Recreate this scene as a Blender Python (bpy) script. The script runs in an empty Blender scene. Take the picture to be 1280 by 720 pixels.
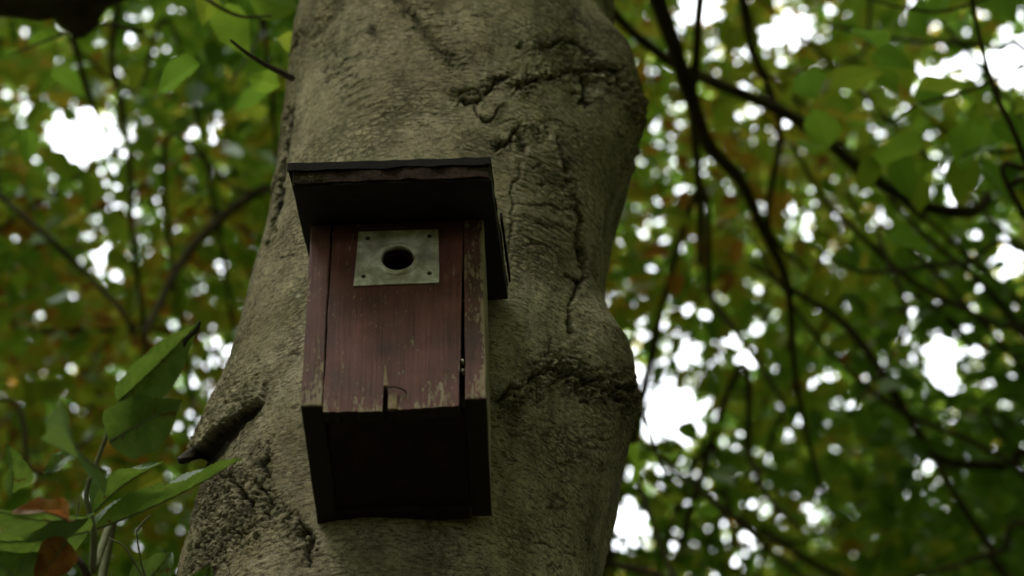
import bpy, bmesh, math, random
import numpy as np
from mathutils import Vector, Matrix
from mathutils.geometry import tessellate_polygon

# ------------------------------------------------------------------ camera, sky, sun, exposure
SC = bpy.context.scene
COL = SC.collection
PITCH = math.radians(43.08)
CAM = np.array([0.0, 0.0, 1.5])
cam_data = bpy.data.cameras.new('camera')
cam_data.sensor_width = 23.5
cam_data.lens = 50.0
cam_data.clip_start = 0.05
cam_data.clip_end = 2000
cam_data.dof.use_dof = True
cam_data.dof.focus_distance = 2.20
cam_data.dof.aperture_fstop = 3.2
cam = bpy.data.objects.new('camera', cam_data)
COL.objects.link(cam)
cam.location = CAM
cam.rotation_euler = (math.pi / 2 + PITCH, 0, 0)
SC.camera = cam

SUN_DIR = Vector((-0.62, -0.50, 1.05)).normalized()      # towards the sun: behind the camera, left, high
world = bpy.data.worlds.new('World'); SC.world = world
world.use_nodes = True
wn = world.node_tree; wn.nodes.clear()
sky = wn.nodes.new('ShaderNodeTexSky'); sky.sky_type = 'NISHITA'; sky.sun_disc = False
sky.sun_elevation = math.asin(SUN_DIR.z)
sky.sun_rotation = math.atan2(SUN_DIR.x, SUN_DIR.y)
sky.air_density = 1.0; sky.dust_density = 3.0
mixw = wn.nodes.new('ShaderNodeMix'); mixw.data_type = 'RGBA'
mixw.inputs['Factor'].default_value = 0.82                # closed, even cloud cover over the blue
mixw.inputs['B'].default_value = (9.6, 9.9, 10.2, 1)
bg = wn.nodes.new('ShaderNodeBackground'); bg.inputs['Strength'].default_value = 0.15
wo = wn.nodes.new('ShaderNodeOutputWorld')
wn.links.new(sky.outputs[0], mixw.inputs['A']); wn.links.new(mixw.outputs['Result'], bg.inputs['Color'])
wn.links.new(bg.outputs[0], wo.inputs[0])
sun_data = bpy.data.lights.new('sun', 'SUN'); sun_data.energy = 0.5; sun_data.angle = math.radians(25)
sun_data.color = (1.0, 0.95, 0.86)
sun = bpy.data.objects.new('sun', sun_data); COL.objects.link(sun)
sun.rotation_euler = SUN_DIR.to_track_quat('Z', 'Y').to_euler()
sun.location = (-6, -5, 20)
vs = SC.view_settings
vs.view_transform = 'Standard'; vs.look = 'None'; vs.gamma = 1.0; vs.use_curve_mapping = False
vs.exposure = 2.0
cy = SC.cycles
cy.max_bounces = 10; cy.diffuse_bounces = 6; cy.glossy_bounces = 3; cy.transmission_bounces = 6
cy.use_denoising = True; cy.sample_clamp_indirect = 6.0; cy.caustics_reflective = False; cy.caustics_refractive = False

# ------------------------------------------------------------------ helpers
rng = np.random.default_rng(7)
F = 50.0 / 23.5 * 1280
FW = np.array([0, math.cos(PITCH), math.sin(PITCH)])
UP = np.array([0, -math.sin(PITCH), math.cos(PITCH)])
RT = np.array([1.0, 0, 0])

def at(x, y, depth):
    """world point seen at a photo position (1280x720) at a given depth along the lens axis"""
    return CAM + (FW + RT * (x - 640) / F + UP * (360 - y) / F) * depth

def seen(P):
    V = np.asarray(P) - CAM
    d = V @ FW
    dd = np.where(np.abs(d) < 1e-6, 1e-6, d)
    return 640 + F * (V @ RT) / dd, 360 - F * (V @ UP) / dd, d

_pr = np.random.default_rng(3)
_PERM = np.concatenate([_pr.permutation(256)] * 3)
_G = _pr.normal(size=(256, 3)); _G /= np.linalg.norm(_G, axis=1)[:, None]
def pn(x, y, z):
    x, y, z = np.broadcast_arrays(np.asarray(x, float), np.asarray(y, float), np.asarray(z, float))
    xi, yi, zi = (np.floor(v).astype(int) for v in (x, y, z))
    xf, yf, zf = x - xi, y - yi, z - zi
    u, v, w = (t * t * t * (t * (t * 6 - 15) + 10) for t in (xf, yf, zf))
    out = 0
    for dx in (0, 1):
        for dy in (0, 1):
            for dz in (0, 1):
                h = _PERM[_PERM[_PERM[(xi + dx) & 255] + ((yi + dy) & 255)] + ((zi + dz) & 255)]
                g = _G[h]
                dot = g[..., 0] * (xf - dx) + g[..., 1] * (yf - dy) + g[..., 2] * (zf - dz)
                out = out + dot * (u if dx else 1 - u) * (v if dy else 1 - v) * (w if dz else 1 - w)
    return out * 1.5
def fbm(x, y, z, o=3):
    s, a, f = 0, 1.0, 1.0
    for i in range(o):
        s = s + a * pn(x * f + 17 * i, y * f, z * f); a *= .5; f *= 2.03
    return s
def sstep(a, b, x):
    t = np.clip((x - a) / (b - a), 0, 1); return t * t * (3 - 2 * t)

def mesh_from(name, verts, faces, smooth=True):
    """verts (n,3); faces (m,k) array or list of tuples"""
    me = bpy.data.meshes.new(name)
    verts = np.asarray(verts, dtype=np.float32)
    if isinstance(faces, np.ndarray):
        m, k = faces.shape
        me.vertices.add(len(verts)); me.vertices.foreach_set('co', verts.ravel())
        me.loops.add(m * k); me.loops.foreach_set('vertex_index', faces.astype(np.int32).ravel())
        me.polygons.add(m)
        me.polygons.foreach_set('loop_start', np.arange(0, m * k, k, dtype=np.int32))
        me.polygons.foreach_set('loop_total', np.full(m, k, dtype=np.int32))
        me.update(calc_edges=True)
    else:
        me.from_pydata(verts.tolist(), [], faces)
    me.polygons.foreach_set('use_smooth', np.full(len(me.polygons), smooth))
    me.update()
    return me
def add_attr(me, name, vals):
    a = me.attributes.new(name, 'FLOAT', 'POINT'); a.data.foreach_set('value', np.asarray(vals, dtype=np.float32))

def thing(name, label, cat, loc=(0, 0, 0), group=None):
    o = bpy.data.objects.new(name, None); COL.objects.link(o); o.location = loc
    o.empty_display_size = .1
    o['label'] = label; o['category'] = cat
    if group: o['group'] = group
    return o
def part(name, me, mat, parent, origin=None, label=None, kind=None):
    """mesh already in world coordinates (origin None) or local to its parent"""
    o = bpy.data.objects.new(name, me); COL.objects.link(o)
    if mat is not None and not me.materials: me.materials.append(mat)
    o.parent = parent
    if origin is not None: o.location = origin
    if label: o['label'] = label
    if kind: o['kind'] = kind
    return o

def new_mat(name):
    m = bpy.data.materials.new(name); m.use_nodes = True
    nt = m.node_tree; nt.nodes.clear()
    out = nt.nodes.new('ShaderNodeOutputMaterial')
    return m, nt, out
def nd(nt, typ, **kw):
    n = nt.nodes.new('ShaderNode' + typ)
    for k, v in kw.items():
        if k in n.inputs:
            if isinstance(v, bpy.types.NodeSocket): nt.links.new(v, n.inputs[k])
            else: n.inputs[k].default_value = v
        else: setattr(n, k, v)
    return n
def ramp(nt, fac, stops):
    r = nt.nodes.new('ShaderNodeValToRGB'); nt.links.new(fac, r.inputs[0])
    e = r.color_ramp.elements
    while len(e) < len(stops): e.new(.5)
    for el, (p, c) in zip(e, stops):
        el.position = p; el.color = tuple(c) + (1,) if len(c) == 3 else c
    return r.outputs[0]
def mixc(nt, fac, a, b, blend='MIX'):
    m = nt.nodes.new('ShaderNodeMix'); m.data_type = 'RGBA'; m.blend_type = blend
    for s, v in (('Factor', fac), ('A', a), ('B', b)):
        sock = m.inputs[s] if s == 'Factor' else [i for i in m.inputs if i.name == s and i.type == 'RGBA'][0]
        if isinstance(v, bpy.types.NodeSocket): nt.links.new(v, sock)
        else: sock.default_value = v if s == 'Factor' else tuple(v) + (1,)
    return [o for o in m.outputs if o.type == 'RGBA'][0]
def coords(nt, scale=(1, 1, 1), kind='Object'):
    t = nt.nodes.new('ShaderNodeTexCoord')
    mp = nd(nt, 'Mapping'); mp.inputs['Scale'].default_value = scale
    nt.links.new(t.outputs[kind], mp.inputs['Vector'])
    return mp.outputs[0]
def noise(nt, vec, scale, detail=4, rough=.55, dist=0):
    n = nd(nt, 'TexNoise', Vector=vec, Scale=scale, Detail=detail, Roughness=rough, Distortion=dist)
    return n.outputs['Fac']
def math_(nt, op, a, b=0.0, clamp=False):
    m = nt.nodes.new('ShaderNodeMath'); m.operation = op; m.use_clamp = clamp
    for i, v in enumerate((a, b)):
        if isinstance(v, bpy.types.NodeSocket): nt.links.new(v, m.inputs[i])
        else: m.inputs[i].default_value = v
    return m.outputs[0]
def attr(nt, name):
    a = nt.nodes.new('ShaderNodeAttribute'); a.attribute_name = name; return a.outputs['Fac']
def principled(nt, out, color, rough, bump=None, bstr=.3, bdist=.002, metal=0.0, spec=.3):
    b = nd(nt, 'BsdfPrincipled')
    for k, v in (('Base Color', color), ('Roughness', rough), ('Metallic', metal), ('Specular IOR Level', spec)):
        if isinstance(v, bpy.types.NodeSocket): nt.links.new(v, b.inputs[k])
        else: b.inputs[k].default_value = v if not isinstance(v, tuple) else v + (1,)
    if bump is not None:
        bp = nd(nt, 'Bump', Strength=bstr, Distance=bdist, Height=bump)
        nt.links.new(bp.outputs[0], b.inputs['Normal'])
    nt.links.new(b.outputs[0], out.inputs[0])
    return b

# ------------------------------------------------------------------ materials
def make_bark(name, dark, mid, light, scar_shade):
    m, nt, out = new_mat(name)
    v = coords(nt)
    n1 = noise(nt, v, 7, 5, .65); n3 = noise(nt, v, 330, 4, .75)
    dash = noise(nt, coords(nt, (1, 1, 4.2)), 95, 3, .6, .25)
    where = noise(nt, v, 11, 3, .6)
    # small bark plates: cracked network, distorted, present in patches
    wob = nd(nt, 'TexNoise', Vector=v, Scale=70, Detail=3)
    vv = nt.nodes.new('ShaderNodeVectorMath'); vv.operation = 'MULTIPLY_ADD'
    nt.links.new(wob.outputs['Color'], vv.inputs[0]); vv.inputs[1].default_value = (.016, .016, .016); nt.links.new(coords(nt, (1, 1, 1.5)), vv.inputs[2])
    vor = nd(nt, 'TexVoronoi', Vector=vv.outputs[0], Scale=85); vor.feature = 'DISTANCE_TO_EDGE'
    crack = nd(nt, 'MapRange'); nt.links.new(vor.outputs['Distance'], crack.inputs['Value'])
    for k, val in (('From Min', .0), ('From Max', .22), ('To Min', 1.0), ('To Max', 0.0)): crack.inputs[k].default_value = val
    patch = nd(nt, 'MapRange'); nt.links.new(where, patch.inputs['Value'])
    for k, val in (('From Min', .42), ('From Max', .60), ('To Min', .12), ('To Max', .85)): patch.inputs[k].default_value = val
    ck = math_(nt, 'MULTIPLY', crack.outputs[0], patch.outputs[0])
    c = ramp(nt, n1, [(.32, dark), (.5, mid), (.70, light)])
    c = mixc(nt, .85, c, ramp(nt, noise(nt, coords(nt, (1, 1, .45)), 24, 6, .72, .5), [(.34, (.42, .40, .36)), (.50, (1, 1, 1)), (.68, (1.28, 1.25, 1.16))]), 'MULTIPLY')
    c = mixc(nt, .9, c, ramp(nt, dash, [(.36, (.28, .26, .23)), (.45, (1, 1, 1)), (.72, (1.2, 1.18, 1.12))]), 'MULTIPLY')
    c = mixc(nt, .9, c, ramp(nt, n3, [(.34, (.30, .28, .25)), (.46, (1, 1, 1)), (.66, (1.4, 1.38, 1.3))]), 'MULTIPLY')
    c = mixc(nt, math_(nt, 'MULTIPLY', ck, .8), c, scar_shade)
    alg = ramp(nt, noise(nt, v, 8, 6, .75), [(.48, (0, 0, 0)), (.64, (1, 1, 1))])
    c = mixc(nt, math_(nt, 'MULTIPLY', nd(nt, 'RGBToBW', Color=alg).outputs[0], .36), c, (.130, .132, .072))
    lich = ramp(nt, noise(nt, v, 48, 5, .7), [(.62, (0, 0, 0)), (.69, (1, 1, 1))])
    c = mixc(nt, math_(nt, 'MULTIPLY', nd(nt, 'RGBToBW', Color=lich).outputs[0], .55), c, (.40, .38, .30))
    sc = math_(nt, 'MULTIPLY', math_(nt, 'ADD', attr(nt, 'scar_shade'), math_(nt, 'MULTIPLY', math_(nt, 'SUBTRACT', n3, .5), attr(nt, 'scar_shade'))), 1.1, True)
    c = mixc(nt, sc, c, scar_shade)
    h = math_(nt, 'ADD', math_(nt, 'SUBTRACT', math_(nt, 'MULTIPLY', dash, .20), math_(nt, 'MULTIPLY', ck, .45)), math_(nt, 'MULTIPLY', n3, .35))
    principled(nt, out, c, .92, h, .8, .0026, spec=.10)
    return m
M_BARK = make_bark('beech_bark', (.175, .144, .100), (.280, .238, .172), (.375, .328, .252), (.034, .027, .019))

def make_simple_bark(name, a, b):
    m, nt, out = new_mat(name)
    v = coords(nt, (1, 1, .4)); n = noise(nt, v, 14, 4, .6)
    principled(nt, out, ramp(nt, n, [(.3, a), (.7, b)]), .9, noise(nt, v, 60, 3), .5, .004, spec=.15)
    return m
M_LIMB = make_simple_bark('limb_bark', (.045, .034, .024), (.095, .072, .05))
M_TRUNK2 = make_simple_bark('background_trunk_bark', (.07, .06, .042), (.15, .13, .09))

def leaf_shader(nt, out, col, trans, gloss=.06, rough=.45, bump=None):
    d = nd(nt, 'BsdfDiffuse', Color=col); t = nd(nt, 'BsdfTranslucent', Color=trans)
    if bump is not None:
        bp = nd(nt, 'Bump', Strength=.5, Distance=.0012, Height=bump)
        for q in (d, t): nt.links.new(bp.outputs[0], q.inputs['Normal'])
    a = nd(nt, 'AddShader'); nt.links.new(d.outputs[0], a.inputs[0]); nt.links.new(t.outputs[0], a.inputs[1])
    g = nd(nt, 'BsdfGlossy', Roughness=rough); g.inputs['Color'].default_value = (.9, .95, 1, 1)
    if bump is not None: nt.links.new(bp.outputs[0], g.inputs['Normal'])
    lw = nd(nt, 'Fresnel', IOR=1.4)
    f = math_(nt, 'MULTIPLY', lw.outputs[0], gloss * 10, True)
    mx = nd(nt, 'MixShader'); nt.links.new(f, mx.inputs[0]); nt.links.new(a.outputs[0], mx.inputs[1]); nt.links.new(g.outputs[0], mx.inputs[2])
    nt.links.new(mx.outputs[0], out.inputs[0])

def make_canopy():
    m, nt, out = new_mat('canopy_leaf')
    t = attr(nt, 'tint')
    refl = ramp(nt, t, [(0, (.030, .058, .014)), (.38, (.042, .082, .016)), (.64, (.070, .095, .018)), (.80, (.105, .085, .020)), (.92, (.115, .062, .020)), (1, (.08, .036, .016))])
    tr = ramp(nt, t, [(0, (.12, .22, .028)), (.30, (.21, .34, .036)), (.55, (.33, .38, .042)), (.75, (.44, .33, .042)), (.90, (.40, .19, .032)), (1, (.22, .09, .024))])
    leaf_shader(nt, out, refl, tr, .03, .5)
    return m
M_CANOPY = make_canopy()

def make_near_leaf(name, stops_r, stops_t):
    m, nt, out = new_mat(name)
    v = coords(nt); n = noise(nt, v, 60, 4, .65)
    vein = attr(nt, 'vein')
    r = ramp(nt, n, stops_r); t = ramp(nt, n, stops_t)
    spot = nd(nt, 'RGBToBW', Color=ramp(nt, noise(nt, v, 95, 3, .6), [(.66, (0, 0, 0)), (.70, (1, 1, 1))])).outputs[0]
    r = mixc(nt, spot, r, (.07, .035, .015)); t = mixc(nt, spot, t, (.06, .03, .008))
    r = mixc(nt, math_(nt, 'MULTIPLY', vein, .45), r, tuple(min(1, c * 2.0 + .02) for c in stops_r[1][1]))
    t = mixc(nt, math_(nt, 'MULTIPLY', vein, .8), t, tuple(c * .45 for c in stops_t[1][1]))
    leaf_shader(nt, out, r, t, .006, .55, math_(nt, 'ADD', math_(nt, 'MULTIPLY', vein, -1.0), math_(nt, 'MULTIPLY', n, .4)))
    return m
M_LEAF = make_near_leaf('shoot_leaf', [(.3, (.035, .062, .016)), (.5, (.048, .082, .022)), (.75, (.070, .105, .035))],
                        [(.3, (.050, .085, .012)), (.5, (.078, .125, .017)), (.75, (.115, .16, .024))])
M_LEAFBROWN = make_near_leaf('withered_leaf', [(.3, (.07, .028, .012)), (.5, (.13, .055, .018)), (.75, (.19, .10, .03))],
                        [(.3, (.10, .03, .01)), (.5, (.20, .07, .015)), (.75, (.28, .13, .02))])
def flat_mat(name, a, b, scale=80, rough=.7, metal=0, bstr=.3, spec=.3):
    m, nt, out = new_mat(name); v = coords(nt); n = noise(nt, v, scale, 5, .65)
    principled(nt, out, ramp(nt, n, [(.3, a), (.7, b)]), rough, n, bstr, .001, metal, spec)
    return m
M_STEM = flat_mat('green_stem', (.10, .11, .05), (.20, .20, .11), 120)
M_TWIG = flat_mat('dry_twig', (.03, .022, .016), (.07, .05, .035), 120)
M_CHAR = flat_mat('blackened_leaf_tip', (.008, .006, .005), (.03, .022, .016), 120)

def make_paint(name, wear, grey=0.0):
    """old red-brown paint over softwood: vertical grain, flakes lost along the grain, more near the lower edge"""
    m, nt, out = new_mat(name)
    v = coords(nt)
    vg = coords(nt, (1, 1, .030)); vf = coords(nt, (1, 1, .30))
    grain = noise(nt, vg, 420, 4, .6); blot = noise(nt, v, 22, 4, .6); flake = noise(nt, vf, 260, 5, .72, .3)
    patch = noise(nt, coords(nt, (1, 1, .45)), 38, 4, .6)
    paint = ramp(nt, blot, [(.3, (.066, .028, .027)), (.5, (.130, .042, .040)), (.68, (.190, .066, .060))])
    drip = ramp(nt, noise(nt, coords(nt, (1, 1, .10)), 75, 4, .6), [(.36, (.38, .36, .36)), (.52, (1, 1, 1)), (.68, (1.2, 1.2, 1.2))])
    paint = mixc(nt, .5, paint, drip, 'MULTIPLY')
    if grey: paint = mixc(nt, grey, paint, (.085, .065, .062))
    paint = mixc(nt, .38, paint, ramp(nt, grain, [(.32, (.45, .42, .42)), (.55, (1, 1, 1)), (.7, (1.25, 1.2, 1.2))]), 'MULTIPLY')
    wood = ramp(nt, grain, [(.3, (.13, .09, .05)), (.5, (.26, .195, .125)), (.75, (.34, .28, .20))])
    sep = nd(nt, 'SeparateXYZ'); nt.links.new(coords(nt), sep.inputs[0])
    low = nd(nt, 'MapRange'); nt.links.new(sep.outputs['Z'], low.inputs['Value'])
    for k, val in (('From Min', -.012), ('From Max', .035), ('To Min', .12), ('To Max', 0.0)): low.inputs[k].default_value = val
    s = math_(nt, 'ADD', math_(nt, 'ADD', flake, math_(nt, 'MULTIPLY', math_(nt, 'SUBTRACT', patch, .5), .55)), low.outputs[0])
    s = math_(nt, 'ADD', s, attr(nt, 'wear'))
    worn = ramp(nt, s, [(wear, (0, 0, 0)), (wear + .035, (1, 1, 1))])
    fleck = ramp(nt, noise(nt, coords(nt, (1, 1, .35)), 520, 2, .5), [(.70, (0, 0, 0)), (.74, (1, 1, 1))])
    wbw = math_(nt, 'MAXIMUM', nd(nt, 'RGBToBW', Color=worn).outputs[0], math_(nt, 'MULTIPLY', nd(nt, 'RGBToBW', Color=fleck).outputs[0], .7))
    c = mixc(nt, wbw, paint, wood)
    cut = math_(nt, 'MULTIPLY', math_(nt, 'LESS_THAN', sep.outputs['Z'], .0026), math_(nt, 'GREATER_THAN', sep.outputs['Y'], .0014))
    c = mixc(nt, cut, c, (.026, .017, .013))                       # darker tone on the board undersides
    h = math_(nt, 'SUBTRACT', math_(nt, 'MULTIPLY', grain, .7), math_(nt, 'MULTIPLY', wbw, .5))
    principled(nt, out, c, .62, h, .7, .0012, spec=.3)
    return m
M_PAINT = make_paint('red_brown_paint', .632)
M_PAINT_L = make_paint('red_brown_paint_weathered', .61, .20)
M_PAINT_R = make_paint('red_brown_paint_flaking', .542, .15)
M_SIDEGREY = make_paint('side_board_bare_grey', .40, .5)
M_DARKWOOD = flat_mat('dark_stained_wood', (.012, .008, .007), (.042, .020, .016), 40, .75)
M_ROOF = flat_mat('roof_board_blackened', (.012, .010, .009), (.035, .027, .022), 70, .8)
M_FELT = flat_mat('roofing_felt', (.006, .0055, .0055), (.018, .015, .014), 260, .9, bstr=.8, spec=.12)
M_EDGE = flat_mat('crumbling_end_grain', (.008, .006, .005), (.060, .036, .026), 300, .95, bstr=1.0, spec=.1)
M_MOSS = flat_mat('moss', (.05, .05, .018), (.11, .10, .04), 300, .95, bstr=.9)
M_RUST = flat_mat('rusty_screw', (.03, .018, .012), (.09, .05, .03), 400, .6, .5)
M_BAREWOOD = flat_mat('split_bare_wood', (.16, .11, .065), (.30, .22, .14), 150, .8)
M_WIRE = flat_mat('rusted_wire', (.02, .014, .01), (.05, .035, .025), 300, .5, .6)
def make_zinc():
    m, nt, out = new_mat('weathered_zinc')
    v = coords(nt); a = noise(nt, v, 42, 5, .65, .6); b = noise(nt, coords(nt, (1, 1, .25)), 70, 4, .6)
    c = ramp(nt, a, [(.32, (.33, .285, .225)), (.48, (.54, .49, .43)), (.60, (.80, .75, .70))])
    c = mixc(nt, .5, c, ramp(nt, b, [(.35, (.5, .48, .4)), (.6, (1.1, 1.1, 1.1))]), 'MULTIPLY')
    principled(nt, out, c, .5, noise(nt, v, 160, 4), .35, .0008, .25, .4)
    return m
M_ZINC = make_zinc()

# ------------------------------------------------------------------ ground (woodland floor)
def make_ground():
    m, nt, out = new_mat('leaf_litter')
    v = coords(nt); n = noise(nt, v, 9, 6, .7); n2 = noise(nt, v, .6, 3)
    c = ramp(nt, n, [(.3, (.025, .018, .011)), (.5, (.06, .042, .022)), (.72, (.11, .075, .035))])
    c = mixc(nt, ramp(nt, n2, [(.45, (0, 0, 0)), (.7, (.7, .7, .7))]), c, (.035, .055, .016))
    principled(nt, out, c, .95, n, .8, .03, spec=.1)
    g = np.concatenate([-np.geomspace(600, 1, 30), np.linspace(-.9, .9, 9), np.geomspace(1, 600, 30)])
    X, Y = np.meshgrid(g, g); Z = .10 * fbm(X * .25, Y * .25, 0 * X, 3) - .12
    n_ = len(g); idx = np.arange(n_ * n_).reshape(n_, n_)
    q = np.stack([idx[:-1, :-1], idx[:-1, 1:], idx[1:, 1:], idx[1:, :-1]], -1).reshape(-1, 4)
    me = mesh_from('forest_floor', np.stack([X, Y, Z], -1).reshape(-1, 3), q); me.materials.append(m)
    o = bpy.data.objects.new('ground', me); COL.objects.link(o); o['kind'] = 'structure'; o['label'] = 'woodland floor of leaf litter'
make_ground()

# ------------------------------------------------------------------ tubes
def smooth_path(P, n):
    P = np.asarray(P, float); k = len(P)
    if k == 2: return P[0] + (P[1] - P[0]) * np.linspace(0, 1, n)[:, None]
    Q = np.vstack([2 * P[0] - P[1], P, 2 * P[-1] - P[-2]])
    t = np.linspace(0, k - 1 - 1e-6, n); i = t.astype(int); f = (t - i)[:, None]
    a, b, c, d = Q[i], Q[i + 1], Q[i + 2], Q[i + 3]
    return .5 * (2 * b + (c - a) * f + (2 * a - 5 * b + 4 * c - d) * f ** 2 + (3 * b - a - 3 * c + d) * f ** 3)
def tube_arrays(P, R, n=None, seg=7, wob=.12, close=True):
    P = np.asarray(P, float); n = n or 8 * len(P)
    R = np.interp(np.linspace(0, 1, n), np.linspace(0, 1, len(R)), R)
    C = smooth_path(P, n)
    T = np.gradient(C, axis=0); T /= np.linalg.norm(T, axis=1)[:, None] + 1e-9
    h = np.array([0.3, 0.2, 1.0]) if abs(T[0, 2]) < .8 else np.array([1.0, .2, .1])
    A = np.cross(T, h); A /= np.linalg.norm(A, axis=1)[:, None] + 1e-9; B = np.cross(T, A)
    th = np.linspace(0, 2 * np.pi, seg, endpoint=False)
    r = R[:, None] * (1 + wob * fbm(C[:, 0:1] * 14 + np.cos(th), C[:, 1:2] * 14 + np.sin(th), C[:, 2:3] * 14, 2))
    V = C[:, None] + A[:, None] * (np.cos(th)[None, :, None] * r[..., None]) + B[:, None] * (np.sin(th)[None, :, None] * r[..., None])
    idx = np.arange(n * seg).reshape(n, seg); j = np.roll(idx, -1, 1)
    q = np.stack([idx[:-1], j[:-1], j[1:], idx[1:]], -1).reshape(-1, 4)
    V = V.reshape(-1, 3)
    if close:
        V = np.vstack([V, C[0], C[-1]]); a, b = n * seg, n * seg + 1
        cap0 = np.stack([np.full(seg, a), j[0], idx[0], np.full(seg, a)], -1)
        cap1 = np.stack([np.full(seg, b), idx[-1], j[-1], np.full(seg, b)], -1)
        faces = [tuple(f) for f in q] + [tuple(f[:3]) for f in cap0] + [tuple(f[:3]) for f in cap1]
        return V, faces
    return V, q
def tube(name, P, R, mat, parent, base=(0, 0, 0), n=None, seg=7, wob=.12, label=None):
    V, f = tube_arrays(np.asarray(P, float) - np.asarray(base), R, n, seg, wob)
    return part(name, mesh_from(name, V, f), mat, parent, label=label)

# ------------------------------------------------------------------ the big beech
YC = 1.91
TREE_BASE = np.array([-.06, YC, -.14])
main_tree = thing('beech_tree', 'thick grey-brown beech trunk with scarred, knotted bark carrying the red nest box', 'tree', TREE_BASE)

LEFT = [(-80, 392), (0, 377), (60, 362), (100, 355), (150, 355), (200, 351), (250, 344), (300, 333), (350, 323), (400, 308), (450, 295), (500, 283), (540, 268), (600, 247), (650, 236), (720, 226), (800, 214)]
RIGHT = [(-80, 768), (0, 768), (60, 767), (100, 768), (180, 768), (260, 772), (320, 772), (400, 768), (440, 767), (500, 767), (560, 767), (640, 764), (720, 757), (800, 752)]
def row_z(y):
    d = FW + UP * (360 - y) / F
    return CAM[2] + YC / d[1] * d[2]
def contour(C):
    z, x = [], []
    for y, px in C:
        d = FW + RT * (px - 640) / F + UP * (360 - y) / F; t = YC / d[1]
        z.append(CAM[2] + t * d[2]); x.append(t * d[0])
    z = np.array(z)[::-1]; x = np.array(x)[::-1]
    return z, x
zl, xl = contour(LEFT); zr, xr = contour(RIGHT)
ZB, ZT = 2.64, row_z(-45)

def seg_dist(px, py, poly):
    """distance in photo units to a polyline, and running position 0..1"""
    best = np.full(px.shape, 1e9); pos = np.zeros(px.shape)
    k = len(poly) - 1
    xs = [p[0] for p in poly]; ys = [p[1] for p in poly]
    near = (px > min(xs) - 75) & (px < max(xs) + 75) & (py > min(ys) - 75) & (py < max(ys) + 75)
    sub_b, sub_p = best[near], pos[near]; full_b, full_p = best, pos
    px, py, best, pos = px[near], py[near], sub_b, sub_p
    for i in range(k):
        (x0, y0), (x1, y1) = poly[i][:2], poly[i + 1][:2]
        dx, dy = x1 - x0, y1 - y0; L = dx * dx + dy * dy + 1e-9
        t = np.clip(((px - x0) * dx + (py - y0) * dy) / L, 0, 1)
        d = np.hypot(px - x0 - t * dx, py - y0 - t * dy)
        m = d < best; best = np.where(m, d, best); pos = np.where(m, (i + t) / k, pos)
    full_b[near] = best; full_p[near] = pos
    return full_b, full_p

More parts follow.
